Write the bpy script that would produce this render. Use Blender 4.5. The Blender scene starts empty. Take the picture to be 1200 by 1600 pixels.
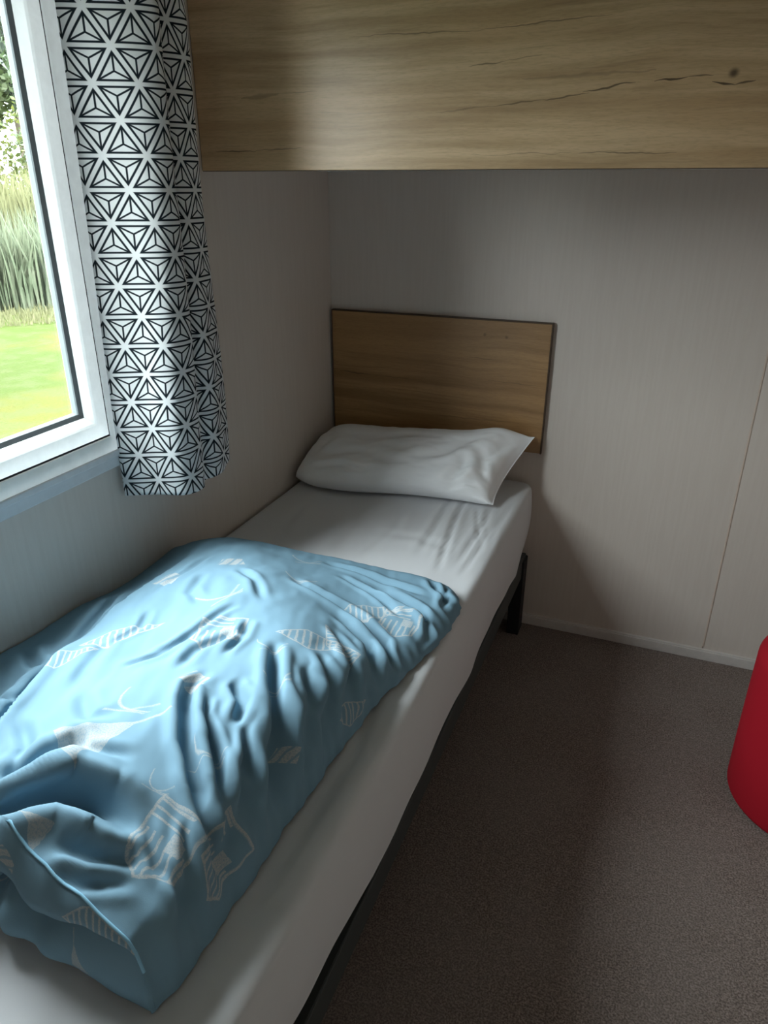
import bpy, bmesh, math, random
import numpy as np
from mathutils import Matrix, Vector, noise

random.seed(7)
RNG = np.random.default_rng(7)
SC = bpy.context.scene
COL = SC.collection

# ------------------------------------------------------------------ camera
YAW, PITCH, ROLL, FPX = 0.3759, 0.4237, 0.0030, 1123.2
_f = Vector((-math.sin(YAW)*math.cos(PITCH), math.cos(YAW)*math.cos(PITCH), -math.sin(PITCH)))
_r = Vector((math.cos(YAW), math.sin(YAW), 0))
_u = _r.cross(_f)
_r2 = _r*math.cos(ROLL) + _u*math.sin(ROLL)
_u2 = _u*math.cos(ROLL) - _r*math.sin(ROLL)
cam_data = bpy.data.cameras.new('camera')
cam = bpy.data.objects.new('camera', cam_data)
COL.objects.link(cam)
cam.matrix_world = Matrix(((_r2.x, _u2.x, -_f.x, 1.1677), (_r2.y, _u2.y, -_f.y, -2.4311),
                           (_r2.z, _u2.z, -_f.z, 1.55), (0, 0, 0, 1)))
cam_data.sensor_fit = 'VERTICAL'
cam_data.sensor_height = 36.0
cam_data.lens = FPX/1600*36.0
cam_data.clip_start = 0.01
SC.camera = cam

# ------------------------------------------------------------------ sky, exposure
SKY_ZENITH = 38.0
world = bpy.data.worlds.new('overcast_sky')
SC.world = world
world.use_nodes = True
wn = world.node_tree
wn.nodes.clear()
w_out = wn.nodes.new('ShaderNodeOutputWorld')
w_bg = wn.nodes.new('ShaderNodeBackground')
w_tc = wn.nodes.new('ShaderNodeTexCoord')
w_sep = wn.nodes.new('ShaderNodeSeparateXYZ')
# standard overcast sky: the zenith is three times as bright as the horizon
w_up = wn.nodes.new('ShaderNodeMath'); w_up.operation = 'MAXIMUM'
w_up.inputs[1].default_value = 0.0
w_lum = wn.nodes.new('ShaderNodeMath'); w_lum.operation = 'MULTIPLY_ADD'
w_lum.inputs[1].default_value = SKY_ZENITH*2/3
w_lum.inputs[2].default_value = SKY_ZENITH/3
wn.links.new(w_tc.outputs['Generated'], w_sep.inputs[0])
wn.links.new(w_sep.outputs['Z'], w_up.inputs[0])
wn.links.new(w_up.outputs[0], w_lum.inputs[0])
wn.links.new(w_lum.outputs[0], w_bg.inputs[1])
w_bg.inputs[0].default_value = (.88, .95, 1.0, 1)
wn.links.new(w_bg.outputs[0], w_out.inputs[0])

SC.view_settings.view_transform = 'Standard'
SC.view_settings.look = 'None'
SC.view_settings.gamma = 1.0
SC.view_settings.use_curve_mapping = False
SC.view_settings.exposure = 0.28
SC.cycles.max_bounces = 12
SC.cycles.diffuse_bounces = 8
SC.cycles.transparent_max_bounces = 16
SC.cycles.caustics_reflective = False
SC.cycles.caustics_refractive = False

# window opening in the left wall (x = 0)
WY0, WY1, WZ0, WZ1 = -1.96, -1.165, 0.992, 2.00
# daylight portal at the window: emits nothing, only guides the sky sampling
pl = bpy.data.lights.new('window_portal', 'AREA')
pl.shape = 'RECTANGLE'
pl.size = WZ1-WZ0
pl.size_y = WY1-WY0
pl.cycles.is_portal = True
po = bpy.data.objects.new('window_portal', pl)
COL.objects.link(po)
po.matrix_world = Matrix(((0, 0, -1, -0.09), (0, 1, 0, (WY0+WY1)/2), (1, 0, 0, (WZ0+WZ1)/2), (0, 0, 0, 1)))


# ------------------------------------------------------------------ helpers
def link(name, me, mat=None, parent=None, label=None, cat=None, group=None, kind=None):
    o = bpy.data.objects.new(name, me)
    COL.objects.link(o)
    if mat is not None:
        me.materials.append(mat)
    if parent is not None:
        o.parent = parent
        o.matrix_parent_inverse = parent.matrix_world.inverted()
    for k, v in (('label', label), ('category', cat), ('group', group), ('kind', kind)):
        if v:
            o[k] = v
    return o


def thing(name, label, cat, loc=(0, 0, 0), group=None, kind=None):
    o = bpy.data.objects.new(name, None)
    COL.objects.link(o)
    o.location = loc
    o.matrix_world = Matrix.Translation(loc)
    o.empty_display_size = 0.1
    if label:
        o['label'] = label
    if cat:
        o['category'] = cat
    if group:
        o['group'] = group
    if kind:
        o['kind'] = kind
    return o


def bm_box(bm, lo, hi, bevel=0.0, seg=2):
    res = bmesh.ops.create_cube(bm, size=1.0)
    vs = res['verts']
    for v in vs:
        v.co = Vector((lo[i] + (v.co[i]+0.5)*(hi[i]-lo[i]) for i in range(3)))
    if bevel > 0:
        es = list({e for v in vs for e in v.link_edges})
        bmesh.ops.bevel(bm, geom=es, offset=bevel, segments=seg, profile=0.5, affect='EDGES')


def bm_mesh(bm, name, smooth=False):
    me = bpy.data.meshes.new(name)
    bm.normal_update()
    bm.to_mesh(me)
    bm.free()
    if smooth:
        for p in me.polygons:
            p.use_smooth = True
    return me


def box(name, lo, hi, mat, parent=None, bevel=0.002, **kw):
    bm = bmesh.new()
    bm_box(bm, lo, hi, bevel)
    return link(name, bm_mesh(bm, name), mat, parent, **kw)


def boxes(name, parts, mat, parent=None, bevel=0.002, **kw):
    bm = bmesh.new()
    for lo, hi in parts:
        bm_box(bm, lo, hi, bevel)
    return link(name, bm_mesh(bm, name), mat, parent, **kw)


def grid_mesh(name, P, UV=None, close_u=False):
    """P: (rows, cols, 3) array of points, one smooth surface."""
    R, Cn = P.shape[:2]
    verts = P.reshape(-1, 3)
    idx = np.arange(R*Cn).reshape(R, Cn)
    a = idx[:-1, :-1].ravel(); b = idx[:-1, 1:].ravel(); c = idx[1:, 1:].ravel(); d = idx[1:, :-1].ravel()
    faces = np.stack([a, b, c, d], 1)
    if close_u:
        faces = np.concatenate([faces, np.stack([idx[:-1, -1], idx[:-1, 0], idx[1:, 0], idx[1:, -1]], 1)])
    me = bpy.data.meshes.new(name)
    me.from_pydata(verts.tolist(), [], faces.tolist())
    if UV is not None:
        uvl = me.uv_layers.new(name='uv')
        loops = np.empty(len(me.loops), dtype=np.int32)
        me.loops.foreach_get('vertex_index', loops)
        uvl.data.foreach_set('uv', UV.reshape(-1, 2)[loops].astype(np.float32).ravel())
    me.polygons.foreach_set('use_smooth', np.ones(len(me.polygons), dtype=bool))
    me.update()
    return me


def poly_dist(X, Y, pts):
    """distance from each (X, Y) to a polyline and the fraction along it"""
    best = np.full(X.shape, 1e9); frac = np.zeros(X.shape)
    pts = np.array(pts, float)
    seg = np.hypot(*(pts[1:]-pts[:-1]).T)
    tot = seg.sum(); acc = 0
    for k in range(len(pts)-1):
        a, b = pts[k], pts[k+1]
        d = b-a
        t = np.clip(((X-a[0])*d[0] + (Y-a[1])*d[1])/(d@d), 0, 1)
        dd = np.hypot(X-a[0]-t*d[0], Y-a[1]-t*d[1])
        m = dd < best
        best = np.where(m, dd, best); frac = np.where(m, (acc+t*seg[k])/tot, frac)
        acc += seg[k]
    return best, frac


def crease(X, Y, pts, amp, w, side=0.55):
    """a fold: a valley of depth amp along a polyline with a soft ridge on either side"""
    d, t = poly_dist(X, Y, pts)
    w = w*.85
    taper = np.clip(np.minimum(t, 1-t)/0.28, 0, 1)
    taper = taper*taper*(3-2*taper)
    return taper*amp*(-np.exp(-(d/w)**2) + side*np.exp(-((d-2.0*w)/(1.1*w))**2))


def nz(X, Y, sx, sy, seed=0.0, octv=3):
    f = np.frompyfunc(lambda a, b: noise.fractal(Vector((a*sx, b*sy, seed)), 1.0, 2.0, octv), 2, 1)
    return f(X, Y).astype(float)


# ------------------------------------------------------------------ node expression helper
class E:
    """scalar socket with arithmetic, so that patterns can be written as formulas"""
    nt = None

    def __init__(s, sock):
        s.s = sock

    @staticmethod
    def m(op, *a):
        n = E.nt.nodes.new('ShaderNodeMath')
        n.operation = op
        for i, v in enumerate(a):
            if isinstance(v, E):
                E.nt.links.new(v.s, n.inputs[i])
            else:
                n.inputs[i].default_value = float(v)
        return E(n.outputs[0])

    def __add__(s, o): return E.m('ADD', s, o)
    __radd__ = __add__
    def __sub__(s, o): return E.m('SUBTRACT', s, o)
    def __rsub__(s, o): return E.m('SUBTRACT', o, s)
    def __mul__(s, o): return E.m('MULTIPLY', s, o)
    __rmul__ = __mul__
    def __truediv__(s, o): return E.m('DIVIDE', s, o)
    def abs(s): return E.m('ABSOLUTE', s)
    def frac(s): return E.m('FRACT', s)
    def lt(s, o): return E.m('LESS_THAN', s, o)
    def gt(s, o): return E.m('GREATER_THAN', s, o)
    def mn(s, o): return E.m('MINIMUM', s, o)
    def mx(s, o): return E.m('MAXIMUM', s, o)

    def ramp(s, lo, hi, a=0.0, b=1.0):
        n = E.nt.nodes.new('ShaderNodeMapRange')
        n.interpolation_type = 'SMOOTHSTEP'
        E.nt.links.new(s.s, n.inputs[0])
        for i, v in zip((1, 2, 3, 4), (lo, hi, a, b)):
            n.inputs[i].default_value = v
        return E(n.outputs[0])


def new_mat(name, color=(.5, .5, .5), rough=0.6, spec=0.3, metallic=0.0):
    m = bpy.data.materials.new(name)
    m.use_nodes = True
    b = m.node_tree.nodes['Principled BSDF']
    b.inputs['Base Color'].default_value = (*color, 1)
    b.inputs['Roughness'].default_value = rough
    b.inputs['Specular IOR Level'].default_value = spec
    b.inputs['Metallic'].default_value = metallic
    E.nt = m.node_tree
    return m, m.node_tree, b


def node(nt, t, **inp):
    n = nt.nodes.new(t)
    for k, v in inp.items():
        n.inputs[k].default_value = v
    return n


def mixc(nt, fac, a, b, blend='MIX'):
    n = nt.nodes.new('ShaderNodeMix')
    n.data_type = 'RGBA'
    n.blend_type = blend
    for sock, v in ((n.inputs[0], fac), (n.inputs[6], a), (n.inputs[7], b)):
        if isinstance(v, E):
            nt.links.new(v.s, sock)
        elif hasattr(v, 'is_linked'):
            nt.links.new(v, sock)
        elif isinstance(v, (int, float)):
            sock.default_value = v
        else:
            sock.default_value = (*v, 1) if len(v) == 3 else v
    return n.outputs[2]


def obj_coords(nt, scale=(1, 1, 1), use='Object'):
    tc = nt.nodes.new('ShaderNodeTexCoord')
    mp = nt.nodes.new('ShaderNodeMapping')
    mp.inputs['Scale'].default_value = scale
    nt.links.new(tc.outputs[use], mp.inputs[0])
    return mp.outputs[0]


def noise_tex(nt, vec, scale, detail=4, rough=0.55):
    n = node(nt, 'ShaderNodeTexNoise', Scale=scale, Detail=detail, Roughness=rough)
    nt.links.new(vec, n.inputs['Vector'])
    return n.outputs['Fac']


def bump(nt, b, height, strength, dist=0.002):
    n = node(nt, 'ShaderNodeBump', Strength=strength, Distance=dist)
    nt.links.new(height, n.inputs['Height'])
    nt.links.new(n.outputs[0], b.inputs['Normal'])


# ------------------------------------------------------------------ materials
def mat_wall():
    m, nt, b = new_mat('papered_wall_board', rough=0.55, spec=0.25)
    v = obj_coords(nt, (90, 90, 5))
    f = noise_tex(nt, v, 1.0, 3)
    v2 = obj_coords(nt, (260, 260, 40))
    f2 = noise_tex(nt, v2, 1.0, 2)
    c = mixc(nt, E(f).ramp(.35, .65), (.605, .535, .480), (.625, .557, .502))
    nt.links.new(c, b.inputs['Base Color'])
    bump(nt, b, f2, 0.15, 0.001)
    return m


def mat_carpet():
    m, nt, b = new_mat('brown_fleck_carpet', rough=1.0, spec=0.05)
    v = obj_coords(nt)
    fine = noise_tex(nt, v, 230, 2, .7)
    mid = noise_tex(nt, v, 60, 3, .6)
    wide = noise_tex(nt, v, 4, 3, .5)
    c = mixc(nt, E(fine).ramp(.36, .64), (.13, .10, .086), (.34, .275, .245))
    c = mixc(nt, E(mid).ramp(.3, .7, .0, .35), c, (.10, .08, .07))
    c = mixc(nt, E(wide).ramp(.35, .65, 0, .18), c, (.30, .26, .24))
    nt.links.new(c, b.inputs['Base Color'])
    h = E(fine)*0.7 + E(mid)*0.5
    bump(nt, b, h.s, 0.9, 0.006)
    return m


def mat_wood(name, dark, light, tint, cracks=(), knots=(), seed=0.0, rough=.36):
    m, nt, b = new_mat(name, rough=rough, spec=0.5)
    tc = nt.nodes.new('ShaderNodeTexCoord')
    sep = nt.nodes.new('ShaderNodeSeparateXYZ')
    nt.links.new(tc.outputs['Object'], sep.inputs[0])
    X, Z = E(sep.outputs['X']), E(sep.outputs['Z'])
    def vec(sx, sz, off=0.0, warp=None):
        c = nt.nodes.new('ShaderNodeCombineXYZ')
        nt.links.new((X*sx).s, c.inputs[0])
        zz = Z*sz if warp is None else (Z+warp)*sz
        nt.links.new(zz.s, c.inputs[2])
        c.inputs[1].default_value = seed+off
        return c.outputs[0]
    wv = E(noise_tex(nt, vec(1.6, 2.0), 1.0, 2))*0.07
    g1 = noise_tex(nt, vec(1.6, 30, 1.3, wv), 1.0, 5, .6)
    g2 = noise_tex(nt, vec(7, 150, 3.1, wv), 1.0, 4, .6)
    g3 = noise_tex(nt, vec(1.1, 6, 7.7, wv), 1.0, 3, .5)
    g4 = noise_tex(nt, vec(60, 420, 9.7), 1.0, 2, .5)
    c = mixc(nt, E(g1).ramp(.30, .70), dark, light)
    c = mixc(nt, E(g3).ramp(.42, .66, 0, .5), c, tint)
    c = mixc(nt, E(g2).ramp(.52, .70, 0, .38), c, dark)
    streak = noise_tex(nt, vec(3.2, 95, 15.2, wv), 1.0, 3, .55)
    c = mixc(nt, E(streak).ramp(.63, .72, 0, .3), c, tuple(.55*q for q in dark))
    c = mixc(nt, E(g4).ramp(.45, .7, 0, .18), c, tuple(.6*q for q in dark))
    wob = (E(noise_tex(nt, vec(22, 22, 20.1), 1.0, 2))-0.5)*0.012
    tot = None
    for (x0, z0, x1, z1, w, s) in cracks:
        dx, dz = x1-x0, z1-z0
        L2 = dx*dx+dz*dz
        t = ((X-x0)*(dx/L2) + (Z-z0)*(dz/L2))
        tt = t.mx(0.0).mn(1.0)
        ex = X-x0-tt*dx
        ez = Z-z0-tt*dz+wob
        d = E.m('SQRT', ex*ex+ez*ez)
        wid = (1-(tt*2-1).abs())*w + w*.25
        k = (d/wid).ramp(.3, 1.2, s, 0)
        tot = k if tot is None else tot.mx(k)
    for (x0, z0, r, s) in knots:
        ex, ez = X-x0, (Z-z0+wob*.6)*1.1
        k = E.m('SQRT', ex*ex+ez*ez).ramp(r*.15, r, s, 0)
        tot = k if tot is None else tot.mx(k)
    if tot is not None:
        c = mixc(nt, tot, c, (.05, .028, .013))
    nt.links.new(c, b.inputs['Base Color'])
    h = E(g2)*0.6 + E(g4)*0.4
    bump(nt, b, h.s, 0.12, 0.001)
    return m


def mat_plain_fabric(name, color, rough=.9, weave=900, strength=.12, sheen=0.0):
    m, nt, b = new_mat(name, color, rough, 0.15)
    v = obj_coords(nt)
    f = noise_tex(nt, v, weave, 2)
    f2 = noise_tex(nt, v, 7, 3)
    c = mixc(nt, E(f2).ramp(.3, .7, 0, .12), color, tuple(.9*q for q in color))
    nt.links.new(c, b.inputs['Base Color'])
    bump(nt, b, f, strength, 0.001)
    if sheen:
        b.inputs['Sheen Weight'].default_value = sheen
    return m


def mat_simple(name, color, rough=.5, spec=.4, bump_scale=0, bump_strength=.1, metallic=0.0):
    m, nt, b = new_mat(name, color, rough, spec, metallic)
    v = obj_coords(nt)
    f = noise_tex(nt, v, bump_scale or 40, 3)
    c = mixc(nt, E(f).ramp(.3, .7), tuple(.95*q for q in color), tuple(min(1, 1.03*q) for q in color))
    nt.links.new(c, b.inputs['Base Color'])
    if bump_scale:
        bump(nt, b, f, bump_strength, 0.001)
    return m


def mat_curtain():
    """white cloth printed with dark asanoha lines: double lines on a triangle lattice, spokes to each centre"""
    m, nt, b = new_mat('star_print_curtain', rough=.85, spec=.15)
    uv = nt.nodes.new('ShaderNodeUVMap')
    uv.uv_map = 'uv'
    sep = nt.nodes.new('ShaderNodeSeparateXYZ')
    nt.links.new(uv.outputs[0], sep.inputs[0])
    U, V = E(sep.outputs[0]), E(sep.outputs[1])
    s, h = 0.0825, 0.0624
    c1 = V/h
    c2 = U/s - c1*0.5
    f1, f2 = c1.frac(), c2.frac()
    sm = f1+f2
    up = sm.lt(1.0)
    dn = 1.0-up
    b1 = f1*up + (1.0-f1)*dn
    b2 = f2*up + (1.0-f2)*dn
    b3 = 1.0-b1-b2
    mn = b1.mn(b2).mn(b3)
    mx = b1.mx(b2).mx(b3)
    md = 1.0-mn-mx
    line = (mn-0.088).abs().ramp(.020, .042, 1, 0)
    spoke = (md-mn).ramp(.030, .062, 1, 0) * mn.ramp(.07, .09)
    ink = line.mx(spoke)
    wv = obj_coords(nt, use='UV')
    f = noise_tex(nt, wv, 700, 2)
    c = mixc(nt, ink, (.90, .905, .905), (.014, .021, .028))
    nt.links.new(c, b.inputs['Base Color'])
    bump(nt, b, f, .1, .0006)
    # thin cloth lets a little daylight through
    tr = nt.nodes.new('ShaderNodeBsdfTranslucent')
    nt.links.new(c, tr.inputs[0])
    mx_s = nt.nodes.new('ShaderNodeMixShader')
    mx_s.inputs[0].default_value = .46
    out = nt.nodes['Material Output']
    nt.links.new(b.outputs[0], mx_s.inputs[1])
    nt.links.new(tr.outputs[0], mx_s.inputs[2])
    nt.links.new(mx_s.outputs[0], out.inputs[0])
    return m


MOTIFS = [  # u, v, angle, size, kind
    (0.291, -1.181, 0.52, 0.07, 'C'),
    (0.385, -1.004, 0.04, 0.08, 'D'),
    (0.197, -1.296, -0.14, 0.075, 'C'),
    (0.454, -1.160, 0.05, 0.08, 'D'),
    (0.465, -1.489, 0.32, 0.10, 'A'),
    (0.380, -1.366, 0.50, 0.10, 'D'),
    (0.271, -1.539, 0.19, 0.09, 'B'),
    (0.223, -1.642, 0.13, 0.07, 'B'),
    (0.708, -1.143, 0.17, 0.09, 'A'),
    (0.636, -1.146, 0.05, 0.085, 'B'),
    (0.626, -1.408, -0.07, 0.09, 'B'),
    (0.666, -1.370, 1.67, 0.085, 'B'),
    (0.522, -1.640, -0.24, 0.052, 'C'),
    (0.458, -1.734, -0.52, 0.085, 'D'),
    (0.474, -1.811, -0.61, 0.10, 'K'),
    (0.738, -1.661, 0.80, 0.036, 'C'),
    (0.627, -1.767, -0.08, 0.055, 'D'),
    (0.788, -1.452, 0.83, 0.062, 'B'),
    (0.656, -1.893, -0.05, 0.092, 'A'),
    (0.748, -1.845, 0.05, 0.092, 'A2'),
    (0.509, -1.965, 1.39, 0.035, 'K'),
    (0.646, -2.027, -0.46, 0.075, 'B'),
    (0.481, -2.025, -0.52, 0.032, 'C'),
    (0.641, -1.585, 0.27, 0.05, 'D'),
    (0.596, -1.841, -0.48, 0.045, 'D'),
    (0.582, -1.504, 0.09, 0.06, 'D'),
    (.60, -2.14, .3, .035, 'K'),
    (.44, -2.11, .3, .05, 'D')]


def mat_duvet():
    m, nt, b = new_mat('blue_printed_duvet_cotton', rough=.85, spec=.15)
    groups = {}

    def begin(name):
        g = bpy.data.node_groups.new(name, 'ShaderNodeTree')
        g.interface.new_socket('X', in_out='INPUT', socket_type='NodeSocketFloat')
        g.interface.new_socket('Y', in_out='INPUT', socket_type='NodeSocketFloat')
        g.interface.new_socket('Mask', in_out='OUTPUT', socket_type='NodeSocketFloat')
        gi = g.nodes.new('NodeGroupInput'); go = g.nodes.new('NodeGroupOutput')
        E.nt = g
        return g, E(gi.outputs[0]), E(gi.outputs[1]), go

    def hut(flip):
        g, x, y, go = begin('beach_hut_motif')
        ax = x.abs()
        lo = (ax*.62 - .62)                      # pointed lower edge
        d = (0.46-ax).mn(y-lo).mn(.52-y)         # inside when positive
        ins = d.gt(0.0)
        edge = d.ramp(.03, .07, 1, 0)*ins
        hat = ((x*7.0).frac()-.5).abs().ramp(.10, .22, 1, 0)*y.lt(.02)
        grd = ((y*8.0).frac()-.5).abs().ramp(.10, .22, 1, 0)*y.gt(.14)*(x.lt(-.1) if flip else x.lt(.22))
        blk = x.gt(.05)*x.lt(.30)*y.gt(-.12)*y.lt(.14)
        tot = edge.mx(hat*ins).mx(grd*ins).mx(blk*.85)
        E.nt.links.new(tot.s, go.inputs[0])
        return g
    groups['A'] = hut(False)
    groups['A2'] = hut(True)
    g, x, y, go = begin('fan_motif')
    d = (y+.5).mn(.35-y+x*.4).mn(.42-(x-y*.5).abs())
    ins = d.gt(0.0)
    tot = (d.ramp(.02, .06, 1, 0)).mx(((x*6.0+y*3.0).frac()-.5).abs().ramp(.10, .24, 1, 0))*ins
    E.nt.links.new(tot.s, go.inputs[0]); groups['B'] = g
    g, x, y, go = begin('block_motif')
    d = (.4-x.abs()-y*.2).mn(.35-y.abs())
    tot = d.gt(0.0)*(((x*3.0-y).frac()-.5).abs().ramp(.28, .42, 1, .15))
    E.nt.links.new(tot.s, go.inputs[0]); groups['C'] = g
    g, x, y, go = begin('kite_motif')
    d = (.24-y*.42-(x*1.0).abs()*.9).mn(y+.55)
    tail = (x.abs()).ramp(.01, .04, .8, 0)*y.lt(1.1)*y.gt(-.2)
    tot = (d.gt(0.0)*.8*y.lt(.55)).mx(tail)
    E.nt.links.new(tot.s, go.inputs[0]); groups['K'] = g
    g, x, y, go = begin('sketch_line_motif')
    l1 = (y-x*x*1.4+.1).abs().ramp(.01, .045, .8, 0)
    l2 = (y+.3-x*.9).abs().ramp(.01, .045, .7, 0)*x.gt(-.1)
    l3 = (x-.25-y*.3).abs().ramp(.01, .04, .6, 0)*y.gt(0.0)
    tot = l1.mx(l2).mx(l3)*x.abs().lt(.5)*y.abs().lt(.5)
    E.nt.links.new(tot.s, go.inputs[0]); groups['D'] = g

    E.nt = nt
    uv = nt.nodes.new('ShaderNodeUVMap'); uv.uv_map = 'uv'
    # hand-drawn wobble
    nv = node(nt, 'ShaderNodeTexNoise', Scale=60.0, Detail=2.0)
    nt.links.new(uv.outputs[0], nv.inputs['Vector'])
    nsep = nt.nodes.new('ShaderNodeSeparateColor')
    nt.links.new(nv.outputs['Color'], nsep.inputs[0])
    sep = nt.nodes.new('ShaderNodeSeparateXYZ')
    nt.links.new(uv.outputs[0], sep.inputs[0])
    U = E(sep.outputs[0]) + (E(nsep.outputs[0])-.5)*.0045
    V = E(sep.outputs[1]) + (E(nsep.outputs[1])-.5)*.0045
    tot = None
    for (cu, cv, an, sz, kd) in MOTIFS:
        ca, sa = math.cos(an)/sz, math.sin(an)/sz
        X = (U-cu)*ca + (V-cv)*sa
        Y = (V-cv)*ca - (U-cu)*sa
        gn = nt.nodes.new('ShaderNodeGroup')
        gn.node_tree = groups[kd]
        nt.links.new(X.s, gn.inputs[0]); nt.links.new(Y.s, gn.inputs[1])
        k = E(gn.outputs[0])
        tot = k if tot is None else tot.mx(k)
    chalk = E(noise_tex(nt, uv.outputs[0], 420, 2)).ramp(.30, .62, .35, .85)
    c = mixc(nt, tot*chalk, (.175, .295, .38), (.47, .465, .45))
    nt.links.new(c, b.inputs['Base Color'])
    f = noise_tex(nt, uv.outputs[0], 800, 2)
    f2 = noise_tex(nt, uv.outputs[0], 45, 3)
    bump(nt, b, (E(f)*.25+E(f2)*.8).s, .25, .0022)
    return m


def mat_glass():
    m = bpy.data.materials.new('window_glass')
    m.use_nodes = True
    nt = m.node_tree
    nt.nodes.clear()
    out = nt.nodes.new('ShaderNodeOutputMaterial')
    tr = nt.nodes.new('ShaderNodeBsdfTransparent')
    tr.inputs[0].default_value = (.96, .985, .975, 1)
    gl = nt.nodes.new('ShaderNodeBsdfGlossy')
    gl.inputs['Roughness'].default_value = 0.0
    lw = nt.nodes.new('ShaderNodeLayerWeight')      # Schlick reflectance per face
    E.nt = nt
    fr = E.m('ADD', E.m('MULTIPLY', E.m('POWER', E(lw.outputs['Facing']), 5.0), .6), .025)
    mx = nt.nodes.new('ShaderNodeMixShader')
    nt.links.new(fr.s, mx.inputs[0])
    nt.links.new(tr.outputs[0], mx.inputs[1])
    nt.links.new(gl.outputs[0], mx.inputs[2])
    nt.links.new(mx.outputs[0], out.inputs[0])
    return m


def mat_plant(name, cols, rough=.6, transl=.35, scale=.8):
    """leaf material: colour varies per clump by position, a share of light passes through"""
    m, nt, b = new_mat(name, cols[0], rough, .3)
    v = obj_coords(nt)
    f = noise_tex(nt, v, scale, 3)
    f2 = noise_tex(nt, v, scale*14, 2)
    c = mixc(nt, E(f).ramp(.35, .65), cols[0], cols[1])
    c = mixc(nt, E(f2).ramp(.4, .65, 0, .7), c, cols[2])
    nt.links.new(c, b.inputs['Base Color'])
    tr = nt.nodes.new('ShaderNodeBsdfTranslucent')
    nt.links.new(c, tr.inputs[0])
    mx = nt.nodes.new('ShaderNodeMixShader')
    mx.inputs[0].default_value = transl
    nt.links.new(b.outputs[0], mx.inputs[1]); nt.links.new(tr.outputs[0], mx.inputs[2])
    nt.links.new(mx.outputs[0], nt.nodes['Material Output'].inputs[0])
    return m


M_WALL = mat_wall()
M_CARPET = mat_carpet()
M_CEIL = mat_simple('white_ceiling_board', (.72, .71, .69), .7, .2)
M_SKIRT = mat_simple('painted_skirting', (.60, .56, .53), .5, .35)
M_STRIP = mat_simple('beige_joint_strip', (.60, .49, .41), .5, .3)
M_PVC = mat_simple('white_window_plastic', (.84, .87, .86), .3, .5)
_nt = M_PVC.node_tree          # hollow white plastic lets a little daylight through
_tr = node(_nt, 'ShaderNodeBsdfTranslucent')
_tr.inputs[0].default_value = (.84, .87, .86, 1)
_mx = _nt.nodes.new('ShaderNodeMixShader')
_mx.inputs[0].default_value = .075
_nt.links.new(_nt.nodes['Principled BSDF'].outputs[0], _mx.inputs[1])
_nt.links.new(_tr.outputs[0], _mx.inputs[2])
_nt.links.new(_mx.outputs[0], _nt.nodes['Material Output'].inputs[0])
M_GASKET = mat_simple('grey_rubber_gasket', (.15, .17, .175), .6, .3)
M_SILL = mat_simple('satin_sill_board', (.62, .64, .66), .45, .35)
M_GLASS = mat_glass()
CRACKS = [(.422, 1.850, .706, 1.844, .0014, .55), (.706, 1.844, .966, 1.856, .0014, .6),
          (.685, 1.783, .763, 1.789, .0016, .6), (.763, 1.789, .837, 1.797, .0014, .4),
          (.614, 1.698, .741, 1.707, .0018, .35), (.741, 1.707, .845, 1.716, .0018, .6),
          (.845, 1.716, .938, 1.724, .0018, .7), (.925, 1.726, 1.025, 1.741, .002, .8),
          (1.060, 1.740, 1.12, 1.746, .002, .9), (1.12, 1.746, 1.165, 1.746, .0017, .7),
          (1.165, 1.735, 1.205, 1.728, .0022, .9), (1.205, 1.728, 1.24, 1.736, .002, .8),
          (.045, 1.630, .160, 1.631, .0016, .8), (.160, 1.632, .286, 1.635, .0014, .6),
          (.13, 1.742, .23, 1.747, .006, .35), (.23, 1.747, .330, 1.751, .0014, .35),
          (.70, 1.616, .93, 1.617, .0014, .3), (.93, 1.617, 1.12, 1.6145, .0016, .6),
          (.80, 1.755, 1.06, 1.760, .004, .25)]
M_CUPBOARD = mat_wood('washed_oak_laminate', (.42, .275, .145), (.70, .50, .30), (.62, .39, .20),
                      CRACKS, [(1.200, 1.748, .013, .85)], seed=2.0)
M_HEAD = mat_wood('brown_oak_laminate', (.25, .135, .052), (.42, .245, .105), (.36, .20, .08),
                  [(.04, .93, .16, .925, .003, .6), (.16, .925, .36, .922, .0018, .4), (.52, 1.02, .63, 1.017, .0016, .4),
                   (.40, .80, .72, .805, .002, .4), (.60, .945, .79, .94, .0016, .35)],
                  [(.58, 1.10, .008, .5), (.655, 1.095, .008, .5)], seed=11.0)
M_EDGE = mat_simple('dark_oak_edge_band', (.075, .045, .026), .5, .3)
M_SHEET = mat_plain_fabric('white_cotton_sheet', (.62, .62, .635))
M_PILLOW = mat_plain_fabric('white_pillow_cotton', (.85, .855, .87))
M_DUVET = mat_duvet()
M_CURTAIN = mat_curtain()
M_BLACK = mat_simple('black_bed_steel', (.012, .013, .015), .6, .3)
M_RAIL = mat_simple('dark_grey_bed_rail', (.042, .047, .046), .55, .35)
M_MATT = mat_plain_fabric('mattress_ticking', (.5, .48, .46))
M_RED = mat_plain_fabric('red_upholstery', (.35, .008, .018), .8, 500, .15)
M_RED2 = mat_plain_fabric('red_piping_cloth', (.33, .006, .018), .8, 500, .15)

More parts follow.
